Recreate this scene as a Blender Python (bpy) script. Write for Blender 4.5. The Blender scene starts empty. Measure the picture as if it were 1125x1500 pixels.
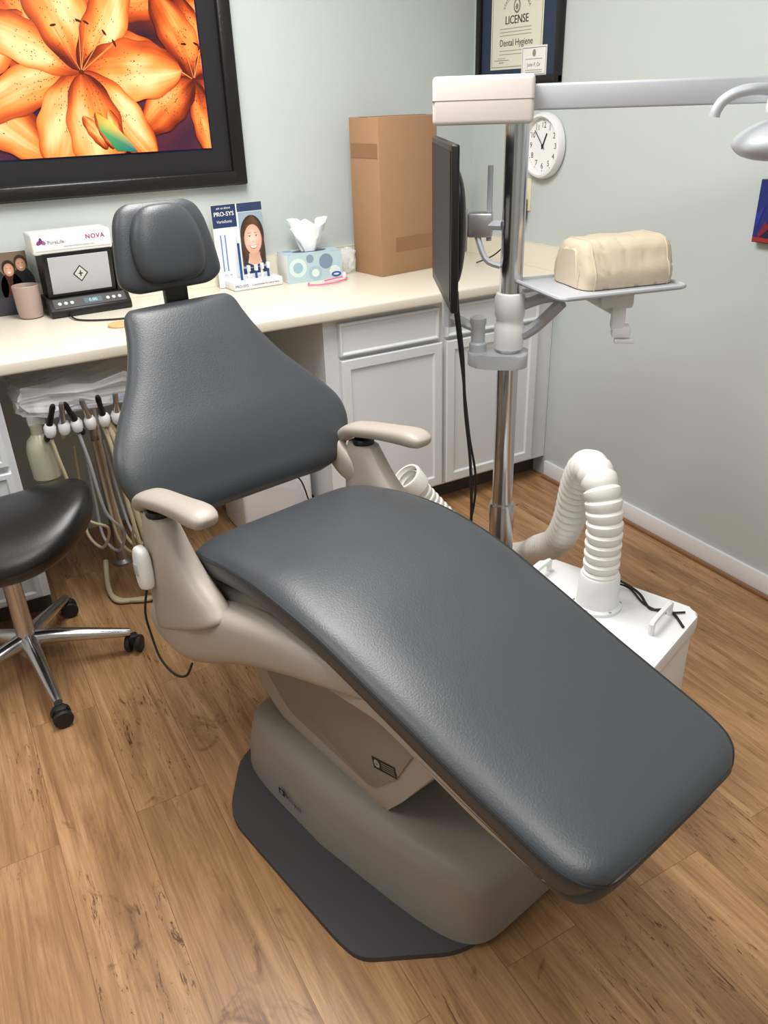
import bpy, bmesh, math, random, bisect
from mathutils import Vector, Matrix, noise as mnoise
random.seed(4)
COL=bpy.context.collection
def lin(c):
    c=c/255.0
    return c/12.92 if c<=0.04045 else ((c+0.055)/1.055)**2.4
def rgb(r,g,b): return (lin(r),lin(g),lin(b),1.0)
# ---------------------------------------------------------------- materials
def mat(name,col,rough=.5,metal=0,noise=0,nscale=40,bump=0,bscale=200,spec=.5,alpha=1,trans=0,coat=0,bdet=3):
    m=bpy.data.materials.new(name);m.use_nodes=True;nt=m.node_tree
    b=nt.nodes["Principled BSDF"]
    b.inputs["Base Color"].default_value=col;b.inputs["Roughness"].default_value=rough
    b.inputs["Metallic"].default_value=metal;b.inputs["Specular IOR Level"].default_value=spec
    b.inputs["Alpha"].default_value=alpha;b.inputs["Transmission Weight"].default_value=trans
    b.inputs["Coat Weight"].default_value=coat
    tc=nt.nodes.new("ShaderNodeTexCoord")
    nz=nt.nodes.new("ShaderNodeTexNoise");nz.inputs["Scale"].default_value=nscale;nz.inputs["Detail"].default_value=4
    nt.links.new(tc.outputs["Object"],nz.inputs["Vector"])
    mx=nt.nodes.new("ShaderNodeMix");mx.data_type='RGBA';mx.inputs[0].default_value=1
    k=1-noise
    mx.inputs[6].default_value=(col[0]*k,col[1]*k,col[2]*k,1);mx.inputs[7].default_value=col
    nt.links.new(nz.outputs["Fac"],mx.inputs[0]);nt.links.new(mx.outputs[2],b.inputs["Base Color"])
    if bump:
        n2=nt.nodes.new("ShaderNodeTexNoise");n2.inputs["Scale"].default_value=bscale;n2.inputs["Detail"].default_value=bdet
        nt.links.new(tc.outputs["Object"],n2.inputs["Vector"])
        bp=nt.nodes.new("ShaderNodeBump");bp.inputs["Strength"].default_value=bump;bp.inputs["Distance"].default_value=.002
        nt.links.new(n2.outputs["Fac"],bp.inputs["Height"]);nt.links.new(bp.outputs["Normal"],b.inputs["Normal"])
    return m
M_leather=mat("charcoal_vinyl",rgb(65,68,72),.38,noise=.10,nscale=5,bump=.22,bscale=300,spec=.5)
M_leather2=mat("charcoal_vinyl_seam",rgb(36,38,41),.45)
M_black=mat("black_vinyl",rgb(24,24,26),.33,bump=.1,bscale=300)
M_plate=mat("base_plate_grey",rgb(64,63,66),.6,bump=.2,bscale=500)
M_taupe=mat("taupe_plastic",rgb(172,163,152),.42,noise=.04,bump=.04,bscale=300)
M_taupe_shade=mat("taupe_plastic_shaded",rgb(146,140,132),.5,noise=.06,bump=.06,bscale=300)  # darker copy of the taupe: pedestal's shadow is put into the colour
M_chrome=mat("chrome",rgb(205,205,208),.2,1)
M_alu=mat("brushed_aluminium",rgb(190,191,194),.35,1)
M_silverpaint=mat("silver_paint",rgb(182,185,190),.4,.15)
M_white=mat("white_plastic",rgb(228,229,228),.4)
M_hose=mat("hose_white",rgb(232,230,224),.38)
M_cream=mat("cream_plastic",rgb(214,206,199),.45)
M_seamline=mat("seam_shadow",rgb(120,112,106),.6)
M_beigehose=mat("beige_tubing",rgb(196,184,152),.45)
M_blackp=mat("black_plastic",rgb(14,14,16),.4)
M_rubber=mat("black_rubber",rgb(24,24,25),.6)
M_screen=mat("black_screen",rgb(8,8,11),.4,spec=.15)
M_cab=mat("cabinet_white_paint",rgb(222,225,228),.45,noise=.03,nscale=8)
M_dark=mat("toe_kick",rgb(66,58,52),.7)
M_shell=mat("backrest_shell_dark",rgb(60,60,62),.6)
M_counter=mat("cream_laminate",rgb(230,224,206),.3,noise=.05,nscale=150)
M_wall=mat("wall_paint",rgb(191,198,196),.75,noise=.03,nscale=3,bump=.1,bscale=350)
M_ceil=mat("ceiling_paint",rgb(235,235,235),.8)
M_base=mat("white_trim_paint",rgb(232,233,235),.4)
M_shoe=mat("brown_shoe_moulding",rgb(150,108,74),.5,noise=.3,nscale=30)
M_frame=mat("black_wood",rgb(22,21,22),.35,noise=.4,nscale=60,bump=.4,bscale=80)
M_matb=mat("black_mat_board",rgb(30,29,32),.35)
M_navy=mat("navy_mat_board",rgb(38,52,74),.7)
M_paper=mat("paper",rgb(232,228,212),.6)
M_card=mat("cardboard",rgb(168,130,96),.8,noise=.12,nscale=25)
M_tape=mat("packing_tape",rgb(144,104,72),.3)
M_pillow=mat("tan_cloth",rgb(204,190,166),.85,noise=.05,bump=.6,bscale=34,bdet=4)
M_tissue=mat("tissue_paper",rgb(236,240,244),.8)
M_mug=mat("mauve_ceramic",rgb(172,150,140),.45)
M_clear=mat("clear_plastic",rgb(238,240,242),.10,alpha=.38)
M_bottle=mat("cloudy_bottle",rgb(180,178,152),.3)
M_pink=mat("pink_plastic",rgb(235,110,150),.4)
M_wood=mat("tan_wood",rgb(214,178,120),.5)
M_blue=mat("blue_plastic",rgb(30,70,130),.35)
M_outlet=mat("almond_plastic",rgb(226,214,184),.4)
def colmat(name,rough=.4):
    m=bpy.data.materials.new(name);m.use_nodes=True;nt=m.node_tree;b=nt.nodes["Principled BSDF"]
    a=nt.nodes.new("ShaderNodeAttribute");a.attribute_name="Col"
    nt.links.new(a.outputs["Color"],b.inputs["Base Color"]);b.inputs["Roughness"].default_value=rough
    return m
M_print=colmat("printed_colour",.45);M_gloss=colmat("glazed_print",.22)
def floor_mat():
    m=bpy.data.materials.new("rustic_oak_plank_floor");m.use_nodes=True;nt=m.node_tree;b=nt.nodes["Principled BSDF"];N=nt.nodes;L=nt.links
    tc=N.new("ShaderNodeTexCoord");mp=N.new("ShaderNodeMapping");mp.inputs["Rotation"].default_value=(0,0,math.radians(90));mp.inputs["Location"].default_value=(.3,.06,0)
    L.new(tc.outputs["Object"],mp.inputs["Vector"])
    br=N.new("ShaderNodeTexBrick");br.offset=.37;br.inputs["Scale"].default_value=1
    br.inputs["Brick Width"].default_value=1.2;br.inputs["Row Height"].default_value=.175;br.inputs["Mortar Size"].default_value=.0008;br.inputs["Bias"].default_value=0
    br.inputs["Color1"].default_value=(0,0,0,1);br.inputs["Color2"].default_value=(1,1,1,1);br.inputs["Mortar"].default_value=(.5,.5,.5,1)
    L.new(mp.outputs[0],br.inputs["Vector"])
    ad=N.new("ShaderNodeVectorMath");ad.operation='MULTIPLY_ADD';ad.inputs[1].default_value=(7,7,7)
    L.new(br.outputs["Color"],ad.inputs[0]);L.new(tc.outputs["Object"],ad.inputs[2])
    def gn(sx,sy,det,dist=0,ro=.65):
        p=N.new("ShaderNodeMapping");p.inputs["Scale"].default_value=(sx,sy,1);L.new(ad.outputs[0],p.inputs["Vector"])
        n=N.new("ShaderNodeTexNoise");n.inputs["Scale"].default_value=1;n.inputs["Detail"].default_value=det;n.inputs["Distortion"].default_value=dist;n.inputs["Roughness"].default_value=ro
        L.new(p.outputs[0],n.inputs["Vector"]);return n
    n1=gn(16,1.4,7,1.1,.66);n2=gn(150,5,5,.3,.7);n3=gn(44,6,8,2.4,.8);n4=gn(5,1.1,3,.4);n5=gn(9,6,4,1.4);n6=gn(2.8,1.5,2)
    r1=N.new("ShaderNodeValToRGB");e=r1.color_ramp.elements
    e[0].position=.3;e[0].color=rgb(138,101,67);e[1].position=.7;e[1].color=rgb(198,159,117)
    x=e.new(.5);x.color=rgb(173,133,92)
    L.new(n1.outputs["Fac"],r1.inputs["Fac"])
    def ramp(sock,lo,hi,p0,p1):
        r=N.new("ShaderNodeValToRGB");q=r.color_ramp.elements;q[0].position=p0;q[0].color=lo;q[1].position=p1;q[1].color=hi
        L.new(sock,r.inputs["Fac"]);return r.outputs["Color"]
    def mulc(a,bc):
        mx=N.new("ShaderNodeMix");mx.data_type='RGBA';mx.blend_type='MULTIPLY';mx.inputs[0].default_value=1
        L.new(a,mx.inputs[6]);L.new(bc,mx.inputs[7]);return mx.outputs[2]
    c=r1.outputs["Color"]
    c=mulc(c,ramp(n2.outputs["Fac"],(.76,.73,.70,1),(1.05,1.05,1.05,1),.34,.58))
    crack=ramp(n3.outputs["Fac"],(0,0,0,1),(1,1,1,1),.395,.435)
    patch=ramp(n6.outputs["Fac"],(0,0,0,1),(1,1,1,1),.425,.50)
    mxx=N.new("ShaderNodeMix");mxx.data_type='RGBA';mxx.blend_type='LIGHTEN';mxx.inputs[0].default_value=1
    L.new(crack,mxx.inputs[6]);L.new(patch,mxx.inputs[7])
    c=mulc(c,ramp(mxx.outputs[2],(.26,.18,.12,1),(1,1,1,1),.0,.9))
    c=mulc(c,ramp(n5.outputs["Fac"],(.54,.46,.39,1),(1,1,1,1),.275,.37))
    c=mulc(c,ramp(n4.outputs["Fac"],(.84,.82,.79,1),(1.06,1.06,1.06,1),.3,.7))
    c=mulc(c,ramp(br.outputs["Color"],(.88,.865,.85,1),(1.05,1.05,1.05,1),0,1))
    c=mulc(c,ramp(br.outputs["Fac"],(1,1,1,1),(.58,.52,.46,1),0,1))
    L.new(c,b.inputs["Base Color"]);b.inputs["Roughness"].default_value=.42
    bp=N.new("ShaderNodeBump");bp.inputs["Strength"].default_value=.12;bp.inputs["Distance"].default_value=.002
    L.new(n2.outputs["Fac"],bp.inputs["Height"]);L.new(bp.outputs["Normal"],b.inputs["Normal"])
    return m
M_floor=floor_mat()
# ---------------------------------------------------------------- helpers
def fin(name,me,m,parent=None,smooth=True,M=None,angle=40):
    ob=bpy.data.objects.new(name,me);COL.objects.link(ob)
    if m is not None and len(me.materials)==0: me.materials.append(m)
    if smooth:
        me.polygons.foreach_set("use_smooth",[True]*len(me.polygons))
        try: me.set_sharp_from_angle(angle=math.radians(angle))
        except Exception: pass
    if M is not None: ob.matrix_world=M
    if parent is not None: ob.parent=parent
    return ob
def bm_fin(name,bm,m,parent=None,smooth=True,M=None,angle=40):
    bmesh.ops.recalc_face_normals(bm,faces=bm.faces)
    me=bpy.data.meshes.new(name);bm.to_mesh(me);bm.free()
    return fin(name,me,m,parent,smooth,M,angle)
def thing(name,label,cat,loc=(0,0,0),rot=0,group=None):
    e=bpy.data.objects.new(name,None);e.empty_display_size=.05;COL.objects.link(e)
    e.location=loc;e.rotation_euler=(0,0,rot);tag(e,label,cat,group);return e
def tag(o,label,cat,group=None):
    o["label"]=label;o["category"]=cat
    if group:o["group"]=group
    return o
def add_box(bm,c,s,bev=0,seg=2,R=None):
    r=bmesh.ops.create_cube(bm,size=1);vs=r['verts']
    for v in vs: v.co=Vector((v.co.x*s[0],v.co.y*s[1],v.co.z*s[2]))
    if bev>0:
        es=list({e for v in vs for e in v.link_edges})
        r2=bmesh.ops.bevel(bm,geom=es,offset=bev,segments=seg,profile=.5,affect='EDGES')
        vs=list({v for f in r2['faces'] for v in f.verts}|{v for v in vs if v.is_valid})
    for v in vs:
        co=v.co.copy()
        if R is not None: co=R@co
        v.co=co+Vector(c)
    return vs
def box(name,c,s,m,parent=None,bev=0,seg=2,R=None):
    bm=bmesh.new();add_box(bm,c,s,bev,seg,R);return bm_fin(name,bm,m,parent)
def boxes(name,lst,m,parent=None):
    bm=bmesh.new()
    for t in lst: add_box(bm,*t)
    return bm_fin(name,bm,m,parent)
def rounded(pts,r,n=5):
    out=[];k=len(pts)
    for i in range(k):
        p=Vector(pts[i]);a=Vector(pts[i-1]);b=Vector(pts[(i+1)%k])
        ri=r[i] if isinstance(r,(list,tuple)) else r
        da=(a-p);db=(b-p);ra=min(ri,da.length*.49,db.length*.49)
        s=p+da.normalized()*ra;e=p+db.normalized()*ra
        for j in range(n+1):
            t=j/n;out.append(s*(1-t)**2+p*2*t*(1-t)+e*t*t)
    return out
def prism(name,pts,z0,z1,m,parent=None,bev=0,axis='z',seg=2):
    bm=bmesh.new();A=[];B=[]
    for p in pts:
        if axis=='z': A.append(bm.verts.new((p[0],p[1],z0)));B.append(bm.verts.new((p[0],p[1],z1)))
        else: A.append(bm.verts.new((z0,p[0],p[1])));B.append(bm.verts.new((z1,p[0],p[1])))
    f0=bm.faces.new(A);f1=bm.faces.new(B)
    n=len(A)
    for i in range(n): bm.faces.new((A[i],A[(i+1)%n],B[(i+1)%n],B[i]))
    if bev: bmesh.ops.bevel(bm,geom=list(set(f0.edges)|set(f1.edges)),offset=bev,segments=seg,profile=.5,affect='EDGES')
    return bm_fin(name,bm,m,parent)
def add_lathe(bm,prof,M=None,segs=32):
    rings=[]
    for r,z in prof:
        ring=[]
        for i in range(segs):
            a=2*math.pi*i/segs;p=Vector((r*math.cos(a),r*math.sin(a),z))
            if M is not None:p=M@p
            ring.append(bm.verts.new(p))
        rings.append(ring)
    for k in range(len(rings)-1):
        for i in range(segs):
            bm.faces.new((rings[k][i],rings[k][(i+1)%segs],rings[k+1][(i+1)%segs],rings[k+1][i]))
    bm.faces.new(rings[0]);bm.faces.new(rings[-1])
def lathe(name,prof,m,parent=None,M=None,segs=32):
    bm=bmesh.new();add_lathe(bm,prof,M,segs);return bm_fin(name,bm,m,parent)
def catmull(P,sub):
    P=[Vector(p) for p in P];out=[];n=len(P)
    for i in range(n-1):
        p0=P[max(i-1,0)];p1=P[i];p2=P[i+1];p3=P[min(i+2,n-1)]
        for j in range(sub):
            t=j/sub
            out.append(.5*((2*p1)+(p2-p0)*t+(2*p0-5*p1+4*p2-p3)*t*t+(3*p1-p0-3*p2+p3)*t**3))
    out.append(P[-1]);return out
def add_tube(bm,P,r,segs=10,closed=False,rf=None):
    P=[Vector(p) for p in P];n=len(P);rings=[]
    T=(P[1]-P[0]).normalized();up=Vector((0,0,1)) if abs(T.z)<.9 else Vector((1,0,0))
    N=(up-T*up.dot(T)).normalized()
    for i in range(n):
        t=(P[min(i+1,n-1)]-P[max(i-1,0)]).normalized()
        N=(N-t*N.dot(t)).normalized();B=t.cross(N)
        rr=rf(i) if rf else (r[i] if isinstance(r,list) else r)
        rings.append([bm.verts.new(P[i]+(N*math.cos(2*math.pi*j/segs)+B*math.sin(2*math.pi*j/segs))*rr) for j in range(segs)])
    for k in range(n-1):
        for j in range(segs): bm.faces.new((rings[k][j],rings[k][(j+1)%segs],rings[k+1][(j+1)%segs],rings[k+1][j]))
    if not closed: bm.faces.new(rings[0]);bm.faces.new(rings[-1])
def tube(name,pts,r,m,parent=None,sub=8,segs=10):
    bm=bmesh.new();P=catmull(pts,sub) if sub>1 else pts
    add_tube(bm,P,r,segs);return bm_fin(name,bm,m,parent)
def tubes(name,lst,m,parent=None,sub=8,segs=8):
    bm=bmesh.new()
    for pts,r in lst: add_tube(bm,catmull(pts,sub) if sub>1 else pts,r,segs)
    return bm_fin(name,bm,m,parent)
def pad(name,st,m,parent,x0=0,p=3.2,q=3.2,off=0,flip=1,n=40,sub=5,crown=0,fn=None):
    S=catmull([Vector((s[0],s[1],0)) for s in st],sub)
    W=catmull([Vector((s[2],s[3],0)) for s in st],sub)
    bm=bmesh.new();rings=[];K=len(S)
    for k in range(K):
        t=(S[min(k+1,K-1)]-S[max(k-1,0)]).normalized();N=Vector((t.y,-t.x,0))*flip
        c=S[k]+N*off;w=max(W[k].x,.002);th=max(W[k].y,.002)/2;ring=[]
        for j in range(n):
            a=2*math.pi*j/n;cc,ss=math.cos(a),math.sin(a)
            x=w*math.copysign(abs(cc)**(2/p),cc);h=th*math.copysign(abs(ss)**(2/q),ss)
            if h>0: h+=crown*(1-(x/w)**2)
            co=Vector((x0+x,c.x+N.x*h,c.y+N.y*h))
            if fn: co=fn(co)
            ring.append(bm.verts.new(co))
        rings.append(ring)
    R=[[v.co.copy() for v in r] for r in rings]
    for k in range(K-1):
        for j in range(n): bm.faces.new((rings[k][j],rings[k][(j+1)%n],rings[k+1][(j+1)%n],rings[k+1][j]))
    bm.faces.new(rings[0]);bm.faces.new(rings[-1])
    return bm_fin(name,bm,m,parent,angle=75),R
class Art:
    def __init__(s): s.v=[];s.f=[];s.c=[]
    def poly(s,pts,col,z=0,cols=None):
        b=len(s.v)
        for p in pts: s.v.append((p[0],p[1],z))
        s.f.append(list(range(b,b+len(pts))));s.c.append(cols if cols else [col]*len(pts))
    def rect(s,x0,y0,x1,y1,col,z=0): s.poly([(x0,y0),(x1,y0),(x1,y1),(x0,y1)],col,z)
    def ell(s,cx,cy,rx,ry,col,z=0,rot=0,n=24):
        c,d=math.cos(rot),math.sin(rot)
        s.poly([(cx+rx*math.cos(2*math.pi*i/n)*c-ry*math.sin(2*math.pi*i/n)*d,cy+rx*math.cos(2*math.pi*i/n)*d+ry*math.sin(2*math.pi*i/n)*c) for i in range(n)],col,z)
    def shaded(s,cx,cy,rx,ry,c0,c1,z=0,n=28,ox=0,oy=0):
        for i in range(n):
            a,b=2*math.pi*i/n,2*math.pi*(i+1)/n
            s.poly([(cx+ox,cy+oy),(cx+rx*math.cos(a),cy+ry*math.sin(a)),(cx+rx*math.cos(b),cy+ry*math.sin(b))],None,z,[c0,c1,c1])
    def line(s,a,b,w,col,z=0):
        a=Vector(a);b=Vector(b);n=(b-a).normalized();n=Vector((-n.y,n.x))*w/2
        s.poly([a-n,b-n,b+n,a+n],col,z)
    def text(s,body,x,y,size,col,z=0,align='CENTER',rot=0,sp=1.0):
        cu=bpy.data.curves.new("tmp","FONT");cu.body=body;cu.size=size;cu.align_x=align;cu.align_y='CENTER';cu.resolution_u=3;cu.space_character=sp
        ob=bpy.data.objects.new("tmp",cu);COL.objects.link(ob)
        dg=bpy.context.evaluated_depsgraph_get();me=bpy.data.meshes.new_from_object(ob.evaluated_get(dg))
        b=len(s.v);c,d=math.cos(rot),math.sin(rot)
        for v in me.vertices: s.v.append((x+v.co.x*c-v.co.y*d,y+v.co.x*d+v.co.y*c,z))
        for p in me.polygons:
            s.f.append([b+i for i in p.vertices]);s.c.append([col]*len(p.vertices))
        bpy.data.objects.remove(ob);bpy.data.curves.remove(cu);bpy.data.meshes.remove(me)
    def build(s,name,m,parent=None,M=None):
        me=bpy.data.meshes.new(name);me.from_pydata(s.v,[],s.f)
        at=me.color_attributes.new("Col","FLOAT_COLOR","CORNER")
        i=0
        for cols in s.c:
            for c in cols: at.data[i].color=c;i+=1
        me.materials.append(m)
        if M is not None: me.transform(M)
        ob=bpy.data.objects.new(name,me);COL.objects.link(ob)
        if parent is not None: ob.parent=parent
        return ob
def MB(x,y,z): return Matrix(((1,0,0,x),(0,0,-1,y),(0,1,0,z),(0,0,0,1)))
def MR(x,y,z): return Matrix(((0,0,-1,x),(-1,0,0,y),(0,1,0,z),(0,0,0,1)))
def struct(o): o["kind"]="structure";return o
# ---------------------------------------------------------------- room
XL,XR,YF,YB,H=-1.7,2.15,-1.4,3.05,2.5
struct(box("floor",((XL+XR)/2,(YF+YB)/2,-.05),(XR-XL+.2,YB-YF+.2,.1),M_floor))
struct(box("ceiling",((XL+XR)/2,(YF+YB)/2,H+.05),(XR-XL+.2,YB-YF+.2,.1),M_ceil))
struct(box("wall_back",((XL+XR)/2,YB+.05,H/2),(XR-XL+.2,.1,H),M_wall))
struct(box("wall_right",(XR+.05,(YF+YB)/2,H/2),(.1,YB-YF,H),M_wall))
struct(box("wall_left",(XL-.05,(YF+YB)/2,H/2),(.1,YB-YF,H),M_wall))
struct(box("wall_front",((XL+XR)/2,YF-.05,H/2),(XR-XL+.2,.1,H),M_wall))
struct(prism("baseboard_right",[(2.138,YF),(2.15,YF),(2.15,2.45),(2.138,2.45)],0,.075,M_base,bev=.003))
struct(prism("trim_1",[(2.122,YF),(2.138,YF),(2.138,2.45),(2.122,2.45)],0,.014,M_shoe,bev=.005))
# ---------------------------------------------------------------- ceiling lights
for i,(x,y,p) in enumerate([(.75,1.85,51),(.5,.1,25),(-.8,1.3,16)]):
    e=thing("ceiling_light","white rectangular fluorescent ceiling light panel","light",(x,y,H))
    box("lamp_housing",(0,0,-.015),(.64,1.24,.03),M_white,e,.004)
    ld=bpy.data.lights.new("lamp","AREA");ld.shape='RECTANGLE';ld.size=.58;ld.size_y=1.16;ld.energy=p;ld.color=(1,.985,.97)
    lo=bpy.data.objects.new("lamp",ld);COL.objects.link(lo);lo.parent=e;lo.location=(0,0,-.04)
# ---------------------------------------------------------------- cabinets
def panel(name,x0,x1,z0,z1,yf,parent,m=M_cab,ins=.045,t=.02):
    bm=bmesh.new();vs=add_box(bm,((x0+x1)/2,yf+t/2,(z0+z1)/2),(x1-x0,t,z1-z0))
    bm.faces.ensure_lookup_table()
    f=[f for f in bm.faces if f.calc_center_median().y<yf+1e-4][0]
    bmesh.ops.inset_region(bm,faces=[f],thickness=.004,depth=.003)
    bmesh.ops.inset_region(bm,faces=[f],thickness=ins)
    bmesh.ops.inset_region(bm,faces=[f],thickness=.008,depth=-.008)
    return bm_fin(name,bm,m,parent,smooth=False)
YC=2.447
cab=thing("base_cabinet","white painted base cabinet with drawer and panelled doors under the counter","cabinet",(0,0,0))
box("body",(1.64,2.758,.4625),(1.016,.58,.745),M_cab,cab)
box("toe_kick",(1.64,2.79,.046),(1.016,.51,.09),M_dark,cab)
panel("drawer",1.185,1.592,.70,.815,YC,cab,ins=.006)
panel("drawer",1.625,2.06,.70,.815,YC,cab,ins=.006)
panel("door",1.185,1.605,.105,.685,YC,cab)
panel("door",1.625,2.06,.105,.685,YC,cab)
cab2=thing("base_cabinet","white painted cabinet with drawers beside the open knee space","cabinet",(0,0,0))
box("body",(-.55,2.758,.4625),(1.29,.58,.745),M_cab,cab2)
box("toe_kick",(-.55,2.79,.046),(1.29,.51,.09),M_dark,cab2)
for z0,z1 in((.56,.815),(.33,.54),(.105,.31)):
    d=panel("drawer",-.45,.075,z0,z1,YC,cab2,ins=.02)
ct=prism("countertop",[(-1.7,2.417),(2.15,2.417),(2.15,3.05),(-1.7,3.05)],.836,.875,M_counter,bev=.008,seg=3)
tag(ct,"long cream laminate countertop along the wall","countertop")
bs=prism("backsplash",[(-1.7,3.032),(2.132,3.032),(2.132,2.42),(2.15,2.42),(2.15,3.05),(-1.7,3.05)],.875,.965,M_counter,bev=.003)
tag(bs,"low cream laminate backsplash on the countertop","backsplash")
# ---------------------------------------------------------------- lily picture
pic=thing("framed_picture","large black framed picture of orange lilies hanging on wall","picture",(.5,3.05,1.72))
X0,X1,Z0,Z1=-.62,.622,-.492,.30
bm=bmesh.new();fw=.05
for (c,s) in [(((X0+X1)/2,-.018,Z0+fw/2),(X1-X0,.036,fw)),(((X0+X1)/2,-.018,Z1-fw/2),(X1-X0,.036,fw)),((X0+fw/2,-.0181,(Z0+Z1)/2),(fw,.036,Z1-Z0)),((X1-fw/2,-.0181,(Z0+Z1)/2),(fw,.036,Z1-Z0))]:
    add_box(bm,c,s,.008,3)
bm_fin("frame",bm,M_frame,pic)
box("mat_board",((X0+X1)/2,-.008,(Z0+Z1)/2),(X1-X0-.08,.012,Z1-Z0-.08),M_matb,pic)
ax0,ax1,az0,az1=-.48,.503,-.364,.20
A=Art()
A.rect(ax0-.006,az0-.006,ax1+.006,az1+.006,rgb(16,18,50),0)
nx,nz=44,26
def bc(x,z):
    k=.5+.5*math.sin(x*17+3*math.sin(z*13))*math.cos(z*19+2*math.sin(x*9))
    a=rgb(44,20,32);b=rgb(112,40,28);c=rgb(36,32,62)
    q=[a[t]*(1-k)+b[t]*k for t in range(3)]
    if z<-.2: q=[q[t]*.5+c[t]*.6 for t in range(3)]
    return (q[0],q[1],q[2],1)
for i in range(nx):
    for j in range(nz):
        xa=ax0+(ax1-ax0)*i/nx;xb=ax0+(ax1-ax0)*(i+1)/nx;za=az0+(az1-az0)*j/nz;zb=az0+(az1-az0)*(j+1)/nz
        A.poly([(xa,za),(xb,za),(xb,zb),(xa,zb)],None,.0004,[bc(xa,za),bc(xb,za),bc(xb,zb),bc(xa,zb)])
def clampp(x,z): return (min(max(x,ax0),ax1),min(max(z,az0),az1))
zc=[.0008]
def petal(cx,cz,ang,L,Wd,bend=.0,tone=0,spots=True):
    zc[0]+=.00012;zz=zc[0];n=30;m=20
    dirx,dirz=math.cos(ang),math.sin(ang);ph=random.uniform(0,6);side=random.choice((-1,1))
    def P(t,u):
        r=L*t;off=bend*L*t*t;w=Wd*1.75*(t**.62)*((1-t)**.60)*(1+.045*math.sin(t*24+u*3+ph)*abs(u))
        if t>.999:w=0
        lx=r;ly=off+u*w
        return (cx+lx*dirx-ly*dirz,cz+lx*dirz+ly*dirx)
    stops=[(0,rgb(84,26,16)),(.25,rgb(150,52,20)),(.5,rgb(208,92,36)),(.75,rgb(238,150,72)),(1,rgb(250,208,150))]
    def C(t,u):
        v=.36+.38*math.sin(math.pi*min(1,t*.85+.05))**1.2
        v-= .30*abs(u)**3
        v+= .20*math.sin(u*side*2.2+.7)
        v-= .12*math.exp(-(u/.14)**2)*(1-.6*t)
        v+= .03*math.sin(u*34+t*3)+.22*mnoise.noise(Vector((t*4+ph,u*2.5,ang)))
        v-= .36*max(0,.28-t)/.28
        v=min(max(v+tone,0),1)
        for (a,ca),(b,cb) in zip(stops,stops[1:]):
            if v<=b:
                k=(v-a)/(b-a);return tuple(ca[i]+(cb[i]-ca[i])*k for i in range(3))+(1,)
        return stops[-1][1]
    for i in range(n):
        for j in range(m):
            t0,t1=i/n,(i+1)/n;u0,u1=-1+2*j/m,-1+2*(j+1)/m
            q=[(t0,u0),(t1,u0),(t1,u1),(t0,u1)]
            A.poly([clampp(*P(*a)) for a in q],None,zz,[C(*a) for a in q])
    if spots:
        for s in range(46):
            t=random.uniform(.12,.6);u=random.uniform(-.6,.6);x,z=P(t,u)
            if ax0+.006<x<ax1-.006 and az0+.006<z<az1-.006: A.ell(x,z,.0024,.0012,rgb(104,34,16),zz+.00006,ang,n=7)
def lily(cx,cz,L,angs,W=.075,tone=0):
    for i,a in enumerate(angs): petal(cx,cz,math.radians(a),L*random.uniform(.94,1.1),W*(1.2 if i%2 else .88),random.uniform(-.22,.22),tone)
    for k in range(6):
        a=math.radians(random.uniform(30,150));zc[0]+=.0001
        e=clampp(cx+math.cos(a)*L*.42,cz+math.sin(a)*L*.42)
        A.line(clampp(cx,cz),e,.0025,rgb(206,130,66),zc[0]);A.ell(e[0],e[1],.010,.0035,rgb(70,24,12),zc[0]+.00004,a+1.3,n=12)
    A.ell(cx,cz,.008,.007,rgb(90,28,12),zc[0]+.00006)
lily(.44,.10,.30,[-165,150,100,40,-20,-80],.085,-.08)
lily(-.12,.12,.34,[-150,170,110,50,0,-60],.10,-.03)
lily(.47,-.15,.26,[158,100,40,-20,-80,-145],.07,-.16)
lily(-.30,-.15,.32,[150,90,30,-30,-90,-150],.095,-.03)
lily(.10,-.12,.34,[-172,-118,148,98,50,2,-48,-84],.100,.06)
zc[0]+=.0002
for k in range(3):
    zc[0]+=.0001;petal(.14+.02*k,-.35,math.radians(115-12*k),.12,.03,.1,.0,False)
zz=zc[0]+.0002
A.poly([clampp(*p) for p in [(.17,-.355),(.24,-.362),(.22,-.33),(.17,-.27),(.12,-.235),(.125,-.29)]],None,zz,[rgb(40,130,90),rgb(30,110,110),rgb(120,190,120),rgb(236,200,90),rgb(240,150,50),rgb(90,160,90)])
A.build("print",M_gloss,pic,MB(0,-.0145,0))
# ---------------------------------------------------------------- licence frame
lic=thing("framed_certificate","black framed licence certificate with navy mat on wall","certificate",(2.15,2.757,1.80))
fw=.028;hw,hh=.253,.275
bm=bmesh.new()
for c,s in [((-.012,0,-hh+fw/2),(.024,2*hw,fw)),((-.012,0,hh-fw/2),(.024,2*hw,fw)),((-.0121,-hw+fw/2,0),(.024,fw,2*hh)),((-.0121,hw-fw/2,0),(.024,fw,2*hh))]: add_box(bm,c,s,.005,2)
bm_fin("frame",bm,M_frame,lic)
box("mat_board",(-.006,0,0),(.008,2*hw-.04,2*hh-.04),M_navy,lic)
A=Art();pc=rgb(222,219,200);ink=rgb(40,40,44)
A.rect(-.165,-.222,.145,.12,pc,0)
for (x0,z0,x1,z1) in[(-.158,-.215,.138,-.212),(-.158,.11,.138,.113),(-.158,-.215,-.155,.113),(.135,-.215,.138,.113)]: A.rect(x0,z0,x1,z1,rgb(150,146,124),.0002)
s_="STATE OF CALIFORNIA"
for i,chh in enumerate(s_):
    a=math.radians(158-136*i/(len(s_)-1));A.text(chh,-.01+.080*math.cos(a),-.045+.065*math.sin(a),.0165,ink,.0003,rot=a-math.pi/2)
A.ell(-.01,-.018,.020,.024,rgb(120,116,96),.0003);A.ell(-.01,-.018,.014,.017,pc,.0004);A.ell(-.01,-.021,.008,.010,rgb(130,126,104),.0005)
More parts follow.
